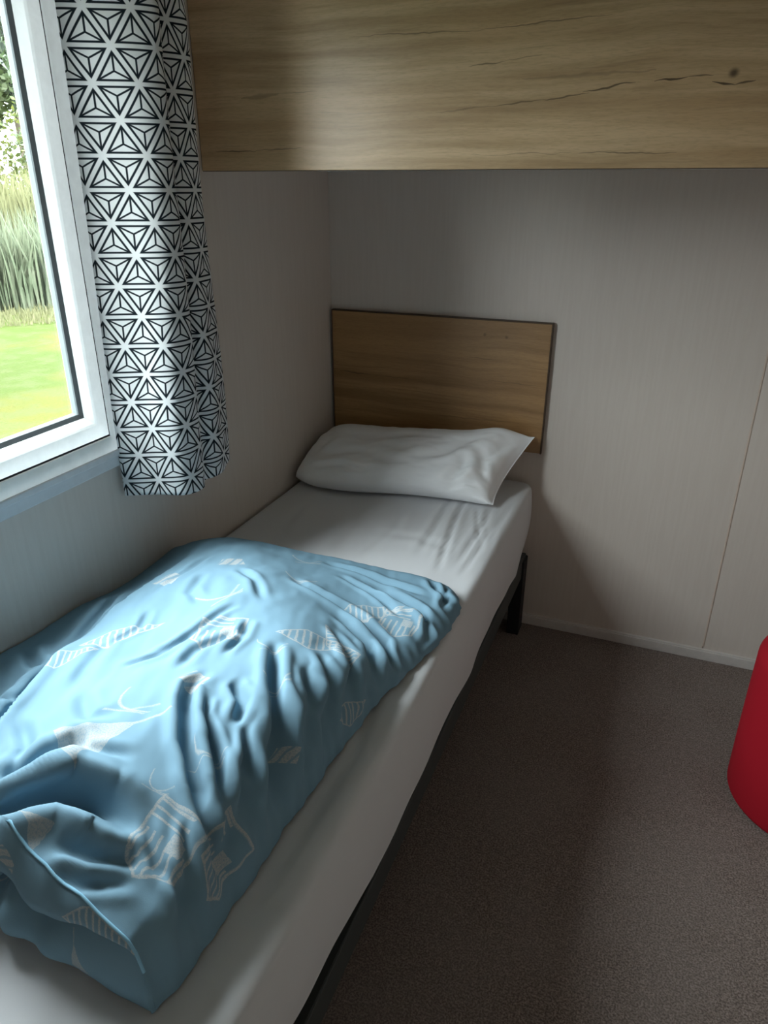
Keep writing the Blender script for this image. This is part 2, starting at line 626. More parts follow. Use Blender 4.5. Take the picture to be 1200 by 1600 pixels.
# ------------------------------------------------------------------ room shell
RX, FY, CZ = 2.06, -2.86, 2.16
box('floor', (-.06, FY-.06, -.05), (RX+.06, .06, 0), M_CARPET, bevel=0, kind='structure')
box('ceiling', (-.06, FY-.06, CZ), (RX+.06, .06, CZ+.05), M_CEIL, bevel=0, kind='structure')
wb = box('wall_back', (-.06, .006, -.0), (RX+.06, .06, CZ), M_WALL, bevel=0, kind='structure')
box('wall_panel', (0.0, 0.0, 0.0), (1.4412, .006, CZ), M_WALL, wb, bevel=.001)
box('wall_panel', (1.4448, 0.0, 0.0), (RX, .006, CZ), M_WALL, wb, bevel=.001)
box('joint_strip', (1.4405, -.0022, .049), (1.4455, .006, CZ), M_STRIP, wb, bevel=.0008)
boxes('wall_left', [((-.06, FY-.06, 0), (0, .006, WZ0)), ((-.06, FY-.06, WZ1), (0, .006, CZ)),
                    ((-.06, WY1, WZ0), (0, .006, WZ1)), ((-.06, FY-.06, WZ0), (0, WY0, WZ1))],
      M_WALL, bevel=0, kind='structure')
box('wall_right', (RX, FY-.06, 0), (RX+.06, .006, CZ), M_WALL, bevel=0, kind='structure')
box('wall_front', (0, FY-.06, 0), (RX, FY, CZ), M_WALL, bevel=0, kind='structure')
bb = boxes('baseboard_back', [((.0, -.010, 0), (RX, 0, .042)), ((.0, -.0135, 0), (RX, 0, .036))], M_SKIRT,
           bevel=.0015, kind='structure')
box('baseboard_right', (RX-.012, FY, 0), (RX, -.014, .049), M_SKIRT, bevel=.002, kind='structure')

# ------------------------------------------------------------------ window
win = thing('window_1', 'white plastic window with grey gasket looking onto the garden', None,
            (0, (WY0+WY1)/2, WZ0), kind='structure')


def ring(name, y0, y1, z0, z1, wside, wbot, wtop, x0, x1, mat, bevel=.003):
    """four mitred-looking bars around an opening"""
    return boxes(name, [((x0, y0, z0), (x1, y1, z0+wbot)), ((x0, y0, z1-wtop), (x1, y1, z1)),
                        ((x0, y0, z0+wbot-.001), (x1, y0+wside, z1-wtop+.001)),
                        ((x0, y1-wside, z0+wbot-.001), (x1, y1, z1-wtop+.001))], mat, win, bevel)


def casing_ring(name, y0, y1, z0, z1, prof, mat):
    """a picture-frame moulding: profile points (inset, x) swept round the opening with true mitres"""
    P = []
    for ins, x in prof:
        P.append([(x, y0+ins, z0+ins), (x, y1-ins, z0+ins), (x, y1-ins, z1-ins), (x, y0+ins, z1-ins)])
    V = [p for r_ in P for p in r_]
    F = []
    n = len(prof)
    for k in range(n-1):
        for q in range(4):
            F.append((k*4+q, k*4+(q+1) % 4, (k+1)*4+(q+1) % 4, (k+1)*4+q))
    me = bpy.data.meshes.new(name)
    me.from_pydata(V, [], F)
    bm = bmesh.new(); bm.from_mesh(me)
    bmesh.ops.recalc_face_normals(bm, faces=bm.faces)
    bm.to_mesh(me); bm.free()
    return link(name, me, mat, win)


# outer frame fixed in the wall, then the opening sash with a bevelled inner edge, gasket and bead
casing_ring('outer_frame', WY0, WY1, WZ0, WZ1, [(0, -.055), (0, .012), (.004, .016), (.040, .016), (.0412, .0145), (.0412, -.055)], M_PVC)
SY0, SY1, SZ0, SZ1 = WY0+.0435, WY1-.0415, WZ0+.0435, WZ1-.0435
casing_ring('gasket_gap', SY0-.0001, SY1+.0001, SZ0-.0019, SZ1+.0019, [(0, -.03), (0, .0128), (.0006, .0128), (.0006, .0085), (.0038, .0085), (.0038, -.03)], M_BLACK)
casing_ring('sash', SY0, SY1, SZ0, SZ1, [(.0022, -.03), (.0022, .0125), (.004, .0145), (.034, .0145), (.039, .012), (.053, .000), (.055, -.005), (.055, -.030)], M_PVC)
casing_ring('glazing_gasket', SY0+.0505, SY1-.0505, SZ0+.0505, SZ1-.0505, [(0.002, -.001), (.013, -.005), (.0145, -.008), (.0145, -.0195)], M_GASKET)
box('glass_pane', (-.024, SY0+.054, SZ0+.054), (-.020, SY1-.054, SZ1-.054), M_GLASS, win, bevel=0)
boxes('window_trim', [((-.001, WY0-.02, WZ0-.036), (.014, WY1+.018, WZ0+.002)), ((-.001, WY0-.02, WZ0-.010), (.020, WY1+.018, WZ0+.006))],
      M_SILL, win, .003)
box('window_handle', (.0145, WY0+.052, 1.42), (.045, WY0+.072, 1.54), M_PVC, win, bevel=.004)

# ------------------------------------------------------------------ overhead cupboard
CUPY, CUPZ = -.714, 1.5875
cup = thing('overhead_cupboard', 'long oak cupboard across the wall above the bed, its front board cracked and knotted',
            'cupboard', (1.0, -.36, CUPZ))
box('front_panel', (0.0015, CUPY-.018, CUPZ), (RX-.002, CUPY, CZ-.002), M_CUPBOARD, cup, bevel=.0012)
box('base_panel', (0.0015, CUPY+.0005, CUPZ+.012), (RX-.002, -.003, CUPZ+.028), M_CEIL, cup, bevel=.001)
box('edge_strip', (0.002, CUPY-.017, CUPZ-.0012), (RX-.003, CUPY-.001, CUPZ+.0005), M_EDGE, cup, bevel=.0003, label='thin edge strip along the bottom')

# ------------------------------------------------------------------ headboard
hb = thing('headboard', 'low brown wood panel on the wall behind the pillow', 'headboard', (.4, -.012, .70))
box('panel', (.0125, -.0205, .703), (.8015, -.003, 1.1465), M_HEAD, hb, bevel=.001)
boxes('edge_band', [((.010, -.0215, 1.1462), (.804, -.003, 1.1505)), ((.8012, -.0215, .701), (.8055, -.003, 1.1505)),
                    ((.010, -.0215, .701), (.0128, -.003, 1.147))], M_EDGE, hb, .0008, label='darker edge band')

# ------------------------------------------------------------------ bed frame
BX0, BX1, BY0, BY1, BZ = .012, .790, -2.17, -.022, .597
bed = thing('bed', 'narrow single bed frame in black and dark grey under the white sheet', 'bed', (.4, -1.1, 0))
box('side_rail', (.758, BY0, .242), (.790, -.035, .318), M_RAIL, bed, bevel=.004, label='dark grey rail')
box('side_rail', (.018, BY0, .238), (.050, -.035, .318), M_RAIL, bed, bevel=.004)
box('end_rail', (.050, -.075, .238), (.752, -.043, .318), M_BLACK, bed, bevel=.003)
box('end_rail', (.050, BY0, .238), (.752, BY0+.032, .318), M_BLACK, bed, bevel=.003)
for k in range(14):
    y = BY0+.08 + k*.145
    box('slat', (.045, y, .312), (.757, y+.07, .330), M_BLACK, bed, bevel=.002)
for (x0, y0) in ((.752, -.105), (.018, -.105), (.752, BY0), (.018, BY0), ):
    box('leg', (x0, y0, 0.0), (x0+.045 if x0 > .3 else x0+.04, y0+.07, .31), M_BLACK, bed, bevel=.003)
box('base_board', (.03, BY0+.01, .3305), (.762, -.03, .385), M_BLACK, bed, bevel=.004)

# mattress (fully wrapped by the sheet, only its dark base shows in the gap at the side)
bm = bmesh.new()
bm_box(bm, (.022, BY0+.008, .386), (.774, BY1-.012, .585), .018, 4)
link('mattress', bm_mesh(bm, 'mattress', True), M_MATT, None, 'single mattress on the bed frame hidden inside the white sheet', 'mattress')

# ------------------------------------------------------------------ fitted sheet
def build_sheet():
    step = .009
    drop_r, drop_l = .30, .10
    xs = np.arange(BX0-drop_l, BX1+drop_r+1e-6, step)
    ys = np.arange(BY0-drop_r, BY1+drop_r*.93, step*1.1)
    A, B = np.meshgrid(xs, ys)
    rr = .020
    rc = .045      # plan corner radius, head end right
    cx0, cx1, cy0, cy1 = BX0+.012, BX1-rc, BY0+rc, BY1-rc
    qx = np.where(A > cx1, A-cx1, np.where(A < cx0, A-cx0, 0))
    qy = np.where(B > cy1, B-cy1, np.where(B < cy0, B-cy0, 0))
    s = np.maximum(np.abs(qx), np.abs(qy))
    hyp = np.hypot(qx, qy)+1e-9
    nx, ny = qx/hyp, qy/hyp
    Rr = np.where(A < cx0, .012, rc)
    flat = Rr-rr
    flat = np.where(A < cx0, 0.0, flat)
    rrv = np.where(A < cx0, .012, rr)
    s1 = np.clip(s-flat, 0, None)
    q = np.minimum(s1/rrv, math.pi/2)
    out = np.where(s < flat, s, flat+rrv*np.sin(q))
    dz = np.where(s1 > 0, rrv*(1-np.cos(q)) + np.clip(s1-rrv*math.pi/2, 0, None), 0)
    bxp = np.clip(A, cx0, cx1); byp = np.clip(B, cy0, cy1)
    smax = rc-rr + rr*math.pi/2 + (drop_r-rc) - .0
    # wavy hem: rescale the drop to the hem height seen along the side
    hem_y = np.array([-2.4, -1.95, -1.85, -1.70, -1.53, -1.35, -1.06, -.82, -.57, -.35, -.17, -.06, .1])
    hem_z = np.array([.40, .402, .394, .370, .339, .342, .344, .330, .352, .345, .322, .318, .318])
    hz = np.interp(byp+ny*out*.9, hem_y, hem_z)
    target = BZ-hz
    side = np.clip((dz-.012)/(.235-.012), 0, 1)
    dmax = np.where(A < cx0, .09, np.clip(drop_r-rc-.02+.02, .2, .3))
    f = np.clip(dz/dmax, 0, 1)
    dz2 = np.where(A < cx0, dz, f*target)
    dz2 = np.where(dz < .02, dz, np.maximum(dz2, .0))
    m = np.clip((dz-.0)/.05, 0, 1)
    dz = dz*(1-m)+np.where(A < cx0, dz, f*target)*m
    # belly of the cloth down the side
    belly = np.sin(np.clip(f, 0, 1)*math.pi)*.011 + f*.002
    ripple = .0022*f*np.sin(byp*13+1.2*np.sin(byp*7)) + .0008*f*np.sin(byp*31+2)
    headpull = np.clip((byp+.25)/.2, 0, 1)*f*f*.016
    out2 = out + np.where(A < cx0, 0, belly+ripple-headpull)
    X = bxp+nx*out2
    Y = np.minimum(byp+ny*out2, -.0045)
    Z = BZ-dz
    top = np.exp(-(dz/.01)**2)
    H = nz(X, Y, 6, 3, 3.3)*.004
    for pts, a, w in ([[(.600, -.20), (.625, -.45), (.676, -.81)], .009, .009], [[(.559, -.22), (.58, -.5), (.592, -.74)], .006, .013],
                      [[(.70, -.25), (.715, -.45), (.71, -.75)], .006, .010], [[(.66, -.30), (.70, -.46), (.745, -.60)], .006, .007],
                      [[(.735, -.40), (.745, -.60), (.735, -.80)], .005, .008], [[(.765, -.2), (.755, -.45), (.77, -.62)], .003, .008],
                      [[(.30, -.42), (.35, -.6), (.36, -.8)], .003, .02], [[(.12, -.45), (.14, -.65), (.2, -.85)], .003, .02],
                      [[(.45, -.40), (.47, -.56), (.44, -.8)], .003, .014], [[(.40, -.62), (.55, -.60), (.70, -.66)], .002, .02],
                      [[(.70, -1.2), (.74, -1.5), (.73, -1.9)], .003, .012]):
        H = H+crease(X, Y, pts, a, w)
    Z = Z+H*top
    # side creases, pulled from the corner
    uv = np.stack([A, B], -1)
    return grid_mesh('bed_sheet', np.stack([X, Y, Z], -1), uv)


sheet = link('bed_sheet', build_sheet(), M_SHEET, None, 'white fitted sheet pulled over the mattress, bare between pillow and duvet', 'sheet')
md = sheet.modifiers.new('cloth_thickness', 'SOLIDIFY'); md.thickness = .0015; md.offset = -1

# ------------------------------------------------------------------ pillow
def build_pillow():
    nu, nv = 110, 72
    t = np.linspace(-1, 1, nu); s = np.linspace(-1, 1, nv)
    U, V = np.meshgrid(t, s)
    a, b = (U+1)/2, (V+1)/2
    FL, FR, BL, BR = map(np.array, ((.022, -.400, .622), (.715, -.322, .616), (.035, -.066, .728), (.788, -.075, .778)))
    mid = ((1-a)*(1-b))[..., None]*FL + (a*(1-b))[..., None]*FR + ((1-a)*b)[..., None]*BL + (a*b)[..., None]*BR
    # rounded closed end on the wall side
    rnd_ = np.where(U < 0, .20*np.abs(U)**9, 0)[..., None]*np.where(V < 0, 1.0, .35)[..., None]
    mid = mid*(1-rnd_)+((1-a)[..., None]*(FL+BL)/2+a[..., None]*(FR+BR)/2)*rnd_
    mid[..., 2] += .020*np.exp(-((a-.84)/.10)**2)*np.clip(V, 0, 1)**2 - .008*np.exp(-((a-.33)/.2)**2)*np.clip(V, 0, 1)**2
    mid[..., 2] -= .030*np.clip((a-.90)/.10, 0, 1)**1.5*(1-V**2)      # the open end of the case hangs down
    # pull the edges in between the pointed corners
    ex = (1-V**2); ey = (1-U**2)
    mid[..., 0] += np.where(U > 0, -.030, -.006)*np.abs(U)**4*ex
    mid[..., 1] += np.where(V > 0, -1, 1)*np.abs(V)**4*ey*.018 - .030*np.exp(-((a-.30)/.22)**2)*np.clip(1-b, 0, 1)**2
    mid[..., 2] -= .012*ey*np.clip(V, 0, 1)**3
    Uf = np.where(U < 0, np.abs(U)**5.0, np.clip(U/.965, 0, 1)**4.5)
    T = np.clip(1-Uf, 0, 1)**.5*np.clip(1-np.abs(V)**np.where(V < 0, 5.0, 3.0), 0, 1)**.5
    w = np.clip((1-V)/2, 0, 1)[..., None]
    wl = np.clip(-U-.55, 0, 1)[..., None]
    nrm = w*np.array((0, -.62, .80))+(1-w)*np.array((0, -.22, .96)) + wl*np.array((-.6, 0, 0))
    nrm = nrm/np.linalg.norm(nrm, axis=2, keepdims=True)
    wr = nz(U*.37, V*.21, 9, 12, 5.1)*.006
    cr = np.zeros_like(U)
    for pts, am, wd in ([[(.05, -.5), (.35, -.1), (.55, .65)], .006, .09], [[(.25, -.4), (.48, .1), (.62, .6)], .006, .07],
                       [[(.55, -.9), (.62, -.35), (.60, .0)], .010, .07], [[(-.9, -.4), (-.4, -.25), (.1, -.55)], .006, .10],
                       [[(-.8, -.75), (-.5, -.62), (-.2, -.75)], .007, .06], [[(-.75, .4), (-.3, .2), (.3, .5)], .004, .12],
                       [[(.72, .2), (.78, -.2), (.85, -.6)], .012, .07], [[(.9, .7), (.84, .25), (.80, -.1)], .010, .06],
                       [[(-.85, .7), (-.80, .1), (-.88, -.5)], .008, .07], [[(.5, -.95), (.7, -.75), (.85, -.7)], .007, .06]):
        cr += crease(U, V, pts, am, wd)
    up = T*(.068+.018*np.exp(-((U+.05)/.6)**2 - ((V+.2)/.6)**2)) + (wr+cr)*np.clip(T*1.6, 0, 1)
    dn = T*.060
    top = mid+up[..., None]*nrm
    bot = mid-dn[..., None]*nrm
    bot[..., 2] = np.maximum(bot[..., 2], .6085)
    top[..., 2] = np.maximum(top[..., 2], bot[..., 2]+.0004)
    top[..., 0] = np.maximum(top[..., 0], .008); bot[..., 0] = np.maximum(bot[..., 0], .008)
    top[..., 1] = np.minimum(top[..., 1], -.027); bot[..., 1] = np.minimum(bot[..., 1], -.027)
    # one closed surface: the top sheet, then the underside in reverse order
    P = np.concatenate([top, bot[::-1]], 0)
    P = np.concatenate([P, P[:1]], 0)
    return grid_mesh('pillow', P)


pil = link('pillow', build_pillow(), M_PILLOW, None, 'plump white pillow leaning on the brown headboard', 'pillow')
bmp = bmesh.new(); bmp.from_mesh(pil.data)
bmesh.ops.remove_doubles(bmp, verts=bmp.verts, dist=.0005)
bmesh.ops.recalc_face_normals(bmp, faces=bmp.faces)
bmp.to_mesh(pil.data); bmp.free()

# ------------------------------------------------------------------ duvet
DUVET_CTRL = np.array([
    (.01, -.95, .655), (.01, -1.1, .66), (.01, -1.3, .662), (.01, -1.45, .685), (.01, -1.62, .69), (.01, -1.9, .70), (.01, -2.05, .70),
    (.11, -1.03, .702), (.15, -1.25, .728), (.156, -1.43, .735), (.19, -1.6, .748), (.25, -1.74, .765), (.30, -1.85, .78),
    (.07, -1.25, .685), (.08, -1.5, .69), (.10, -1.7, .688), (.15, -1.85, .715), (.15, -2.0, .72),
    (.3, -.94, .672), (.5, -.95, .655), (.7, -.95, .65),
    (.30, -1.12, .732), (.40, -1.20, .760), (.54, -1.38, .778), (.635, -1.52, .786), (.660, -1.66, .784),
    (.3, -1.4, .765), (.4, -1.55, .785), (.45, -1.7, .805), (.5, -1.85, .805), (.48, -1.98, .785), (.33, -1.98, .775),
    (.6, -1.1, .672), (.7, -1.1, .662), (.70, -1.27, .660), (.62, -1.25, .695), (.5, -1.12, .70),
    (.672, -1.8, .765), (.69, -1.95, .715), (.62, -1.97, .748)])


def tps(ctrl, X, Y):
    n = len(ctrl)
    def K(r2):
        return np.where(r2 > 1e-12, .5*r2*np.log(np.maximum(r2, 1e-12)), 0)
    d2 = (ctrl[:, None, 0]-ctrl[None, :, 0])**2 + (ctrl[:, None, 1]-ctrl[None, :, 1])**2
    A = np.zeros((n+3, n+3))
    A[:n, :n] = K(d2)+np.eye(n)*1e-4
    A[:n, n] = 1; A[:n, n+1:] = ctrl[:, :2]
    A[n, :n] = 1; A[n+1:, :n] = ctrl[:, :2].T
    w = np.linalg.solve(A, np.concatenate([ctrl[:, 2], [0, 0, 0]]))
    Z = w[n]+w[n+1]*X+w[n+2]*Y
    for k in range(n):
        Z = Z+w[k]*K((X-ctrl[k, 0])**2+(Y-ctrl[k, 1])**2)
    return Z


DUVET_FOLDS = [  # polyline, depth, half width
    ([(.528, -1.60), (.519, -1.655), (.536, -1.689), (.587, -1.761), (.639, -1.806), (.70, -1.837)], .019, .011),
    ([(.585, -1.70), (.601, -1.72), (.652, -1.777), (.70, -1.832)], .015, .010),
    ([(.575, -1.605), (.589, -1.625), (.617, -1.650), (.635, -1.70)], .013, .010),
    ([(.575, -1.47), (.605, -1.53), (.646, -1.604), (.680, -1.663), (.70, -1.713)], .019, .012),
    ([(.25, -2.01), (.36, -1.99), (.43, -1.958), (.46, -1.932), (.494, -1.905), (.553, -1.895), (.625, -1.905)], .044, .020),
    ([(.34, -1.95), (.398, -1.928), (.421, -1.895), (.434, -1.864), (.46, -1.80)], .020, .018),
    ([(.52, -1.965), (.579, -1.955), (.640, -1.925)], .014, .013),
    ([(.53, -1.995), (.589, -1.985), (.648, -1.946)], .010, .010),
    ([(.30, -1.95), (.234, -1.802), (.225, -1.755), (.180, -1.655), (.155, -1.55)], .030, .020),
    ([(.10, -1.80), (.164, -1.738), (.193, -1.700)], .014, .014),
    ([(.385, -1.62), (.392, -1.591), (.412, -1.531), (.424, -1.425), (.44, -1.37)], .009, .010),
    ([(.360, -1.64), (.400, -1.59), (.418, -1.56)], .006, .008),
    ([(.472, -1.63), (.460, -1.552), (.486, -1.509), (.51, -1.46)], .009, .012),
    ([(.40, -.958), (.548, -.966), (.649, -.988), (.735, -1.01)], .009, .011),
    ([(.60, -1.02), (.628, -1.037), (.719, -1.075), (.775, -1.105)], .015, .012),
    ([(.43, -1.165), (.485, -1.181), (.583, -1.182), (.700, -1.21)], .012, .013),
    ([(.59, -1.18), (.621, -1.198), (.692, -1.223), (.745, -1.30)], .013, .011),
    ([(.57, -1.23), (.61, -1.243), (.675, -1.273), (.738, -1.37)], .014, .012),
    ([(.60, -1.79), (.630, -1.812), (.688, -1.851), (.71, -1.87)], .010, .009),
    ([(.65, -1.50), (.69, -1.56), (.71, -1.64)], .012, .010),
    ([(.69, -.90), (.72, -.95), (.775, -1.0)], .011, .010),
    ([(.735, -.91), (.75, -.96), (.77, -1.04)], .010, .009),
    ([(.27, -1.25), (.30, -1.35), (.36, -1.40)], .006, .012),
    ([(.26, -1.55), (.30, -1.66), (.33, -1.72)], .009, .016),
    ([(.35, -1.72), (.42, -1.78), (.47, -1.76)], .007, .014),
    ([(.05, -1.30), (.10, -1.40), (.13, -1.55)], .012, .014),
    ([(.03, -1.55), (.10, -1.60), (.15, -1.62)], .012, .013),
    ([(.66, -1.36), (.70, -1.42), (.725, -1.52)], .010, .010),
    ([(.20, -1.12), (.22, -1.25), (.20, -1.38)], .005, .010),
    ([(.25, -1.42), (.29, -1.50), (.28, -1.60)], .006, .009),
    ([(.33, -1.22), (.41, -1.27), (.47, -1.34)], .006, .010),
    ([(.49, -1.42), (.52, -1.50), (.52, -1.57)], .008, .009),
    ([(.40, -1.80), (.47, -1.84), (.55, -1.82)], .007, .010),
    ([(.30, -1.80), (.38, -1.86), (.40, -1.92)], .009, .012),
    ([(.55, -1.04), (.62, -1.07), (.70, -1.13)], .007, .008),
    ([(.48, -1.02), (.58, -1.05), (.66, -1.10)], .006, .009),
    ([(.64, -1.68), (.69, -1.75), (.70, -1.80)], .010, .008),
    ([(.56, -1.66), (.58, -1.70), (.62, -1.74)], .006, .007),
    ([(.60, -1.88), (.65, -1.92), (.70, -1.93)], .006, .009),
    ([(.64, -1.58), (.69, -1.66), (.715, -1.78)], .014, .010),
    ([(.66, -1.70), (.69, -1.79), (.705, -1.88)], .013, .009),
    ([(.64, -1.43), (.70, -1.50), (.725, -1.62)], .013, .010),
    ([(.60, -1.30), (.67, -1.36), (.735, -1.47)], .011, .011),
    ([(.65, -1.85), (.685, -1.91), (.70, -1.97)], .009, .009),
    ([(.71, -1.06), (.745, -1.10), (.775, -1.17)], .009, .009),
]


def build_duvet():
    nc, nr = 230, 300
    t = np.linspace(0, 1, nc)
    a = .55*t+.45*(.5-.5*np.cos(math.pi*t))
    tb = np.linspace(0, 1, nr)
    b = .75*tb+.25*(.5-.5*np.cos(math.pi*tb))
    A, B = np.meshgrid(a, b)
    yr = np.array([-2.15, -2.03, -1.99, -1.857, -1.745, -1.60, -1.45, -1.319, -1.18, -1.043, -.97, -.912, -.80])
    xr = np.array([.672, .690, .700, .708, .708, .713, .721, .735, .768, .792, .788, .772, .765])
    fx = np.array([0, .10, .2, .32, .5, .68, .74, .80]); fy = np.array([-.99, -.965, -.915, -.880, -.862, -.868, -.885, -.93])
    hx = np.array([0, .30, .44, .55, .64, .70, .75]); hy = np.array([-1.97, -1.962, -1.972, -1.992, -2.003, -2.008, -2.008])
    Y = -.9-B*1.1
    for _ in range(4):
        X = .006+A*(np.interp(Y, yr, xr)-.006)
        y0 = np.interp(X, fx, fy); y1 = np.interp(X, hx, hy)
        Y = y0+B*(y1-y0)
    X0, Y0 = X.copy(), Y.copy()
    Z = tps(DUVET_CTRL, X, Y)
    # crease along the bound edge of the folded duvet on the wall side
    rl = [(.10, -1.0), (.148, -1.20), (.157, -1.43), (.19, -1.6), (.246, -1.735), (.295, -1.85), (.34, -1.96)]
    d, fr = poly_dist(X, Y, rl)
    xl = np.interp(Y, [p[1] for p in rl[::-1]], [p[0] for p in rl[::-1]])
    left = X < xl
    Z = Z + np.where(left, -.020*np.clip(d/.018, 0, 1)*np.exp(-d/.06), .006*np.exp(-d/.02))*np.clip((-1.02-Y)/.2, 0, 1)
    H = np.zeros_like(X)
    for pts, am, w in DUVET_FOLDS:
        H += crease(X, Y, pts, am*1.0, w)
    H += nz(X, Y, 7, 5, 1.7)*.007 + nz(X+.3*Y, Y, 26, 12, 8.2, 2)*.0022
    dr = np.interp(Y, yr, xr)-X
    df = np.interp(X, fx, fy)-Y
    Rr = np.interp(Y, [-2.05, -1.9, -1.6, -1.3, -.9], [.022, .045, .055, .050, .040])
    puff = np.sqrt(np.clip(1-(1-np.clip(dr/Rr, 0, 1))**2, 0, 1))
    pf = np.sqrt(np.clip(1-(1-np.clip(df/.045, 0, 1))**2, 0, 1))
    pm = puff*pf
    fade = np.clip(np.minimum(dr/.05, df/.05), 0, 1)
    fade = .35+.65*fade
    Zs = .603 + (Z-.603)*pm
    Z = .603 + (Z-.603)*pm + H*fade*np.clip(pm*1.2, 0, 1)
    # pleats down the shaded right flank push the outline in and out
    X = X + np.exp(-dr/.03)*(.006*np.sin(Y*38)+.005*np.sin(Y*83+1)+.003*np.sin(Y*170+X*60))*np.clip(dr/.004, .3, 1)
    slope = np.clip(-np.gradient(Z, axis=1)/np.maximum(np.gradient(X0, axis=1), 1e-4), 0, 2.5)
    X = np.minimum(X + H*slope*.45*np.clip(dr/.01, 0, 1), np.interp(Y, yr, xr)+.01)
    Z = np.maximum(Z, .6035)
    top = np.stack([X, Y, Z], -1)
    # front: turned edge, tuck and lower roll
    hxx, hyy, hzz = X[-1], Y[-1], Z[-1]
    bandh = np.clip((hzz-.605)*.45, 0, .075)*np.clip((.712-hxx)/.20, .10, 1)
    rows = []
    base = .6035
    n1 = 6
    bf = bandh/.075
    for k in range(1, n1+1):
        q = k/n1
        rows.append(np.stack([hxx+.003*q*bf, hyy-(.014*math.sin(q*1.9)+.010*q)*bf, hzz-bandh*q**1.15], -1))
    zl = hzz-bandh
    yl = rows[-1][:, 1]
    for k in range(1, 5):
        q = k/4
        rows.append(np.stack([hxx, yl+.046*math.sin(q*math.pi*.5)*bf, zl-(.002+.010*q)*bf], -1))
    z2 = np.maximum(rows[-1][:, 2], base); y2 = rows[-1][:, 1]
    n2 = 14
    wob = .005*np.sin(hxx*31)+.003*np.sin(hxx*70+1)
    for k in range(1, n2+1):
        q = k/n2
        bul = (.048*bf+.006+wob*bf)*math.sin(math.pi*min(1, q*.80))**.8
        foldv = -.004*bf*np.sin(hxx*95+q*2)*math.sin(math.pi*q)
        rows.append(np.stack([hxx-.004*q, np.minimum(y2-bul+foldv, y2), z2+(base-z2)*q], -1))
    rows.append(np.stack([hxx, hyy+.03, np.full_like(hxx, base)], -1))
    P = np.concatenate([top, np.stack(rows)], 0)
    # skirt against the wall and under the far edge
    lft = P[:, :1].copy(); lft[..., 2] = base
    P = np.concatenate([lft, P], 1)
    # cloth coordinates: distance along the cloth both ways so that the print is not stretched
    flat = np.stack([X0, Y0, Zs], -1)
    flat = np.concatenate([flat, np.repeat(flat[-1:], len(rows), 0)], 0)
    ds = np.linalg.norm(np.diff(flat, axis=1), axis=2)
    Uc = np.concatenate([np.zeros((P.shape[0], 1)), np.cumsum(ds, 1)], 1)
    k0 = int(nc*.45)
    Uc = Uc-Uc[:, k0:k0+1]+np.concatenate([X0, np.repeat(X0[-1:], len(rows), 0)])[:, k0:k0+1]
    Vc = np.concatenate([Y0, np.zeros((len(rows), nc))])
    dv = np.linalg.norm(np.diff(P[nr-1:, 1:], axis=0), axis=2)
    for k in range(len(rows)):
        Vc[nr+k] = Vc[nr+k-1]-dv[k]
    UV = np.stack([Uc, Vc], -1)
    UV = np.concatenate([UV[:, :1], UV], 1)
    return grid_mesh('duvet', P, UV), top


duvet_mesh, duvet_top = build_duvet()
duv = link('duvet', duvet_mesh, M_DUVET, None,
           'rumpled blue duvet printed with pale huts, folded up on the lower bed', 'duvet')

# stitched hem bead on the turned front edge of the duvet
def tube(name, pts, r, mat, parent=None, seg=8, **kw):
    pts = [Vector(p) for p in pts]
    V, F = [], []
    for i, p in enumerate(pts):
        d = (pts[min(i+1, len(pts)-1)]-pts[max(i-1, 0)]).normalized()
        s = d.cross(Vector((0, 0, 1)))
        s = s.normalized() if s.length > 1e-4 else Vector((1, 0, 0))
        u = s.cross(d)
        for k in range(seg):
            an = 2*math.pi*k/seg
            V.append(p+s*(r*math.cos(an))+u*(r*math.sin(an)))
    for i in range(len(pts)-1):
        for k in range(seg):
            F.append((i*seg+k, i*seg+(k+1) % seg, (i+1)*seg+(k+1) % seg, (i+1)*seg+k))
    F.append(tuple(range(seg))[::-1]); F.append(tuple(range((len(pts)-1)*seg, len(pts)*seg)))
    me = bpy.data.meshes.new(name)
    me.from_pydata([tuple(v) for v in V], [], F)
    me.polygons.foreach_set('use_smooth', np.ones(len(me.polygons), dtype=bool))
    return link(name, me, mat, parent, **kw)


M_HEM = mat_plain_fabric('blue_hem_cloth', (.26, .50, .66))
tube('hem', [tuple(p) for p in duvet_top[-1, ::5]], .0022, M_HEM, duv)

# ------------------------------------------------------------------ curtain
def catmull(pts, n):
    pts = np.array(pts, float)
    P = np.concatenate([[2*pts[0]-pts[1]], pts, [2*pts[-1]-pts[-2]]])
    out = []
    for i in range(1, len(P)-2):
        for k in range(n):
            t = k/n
            p0, p1, p2, p3 = P[i-1:i+3]
            out.append(.5*((2*p1)+(-p0+p2)*t+(2*p0-5*p1+4*p2-p3)*t*t+(-p0+3*p1-3*p2+p3)*t**3))
    out.append(P[-2])
    return np.array(out)


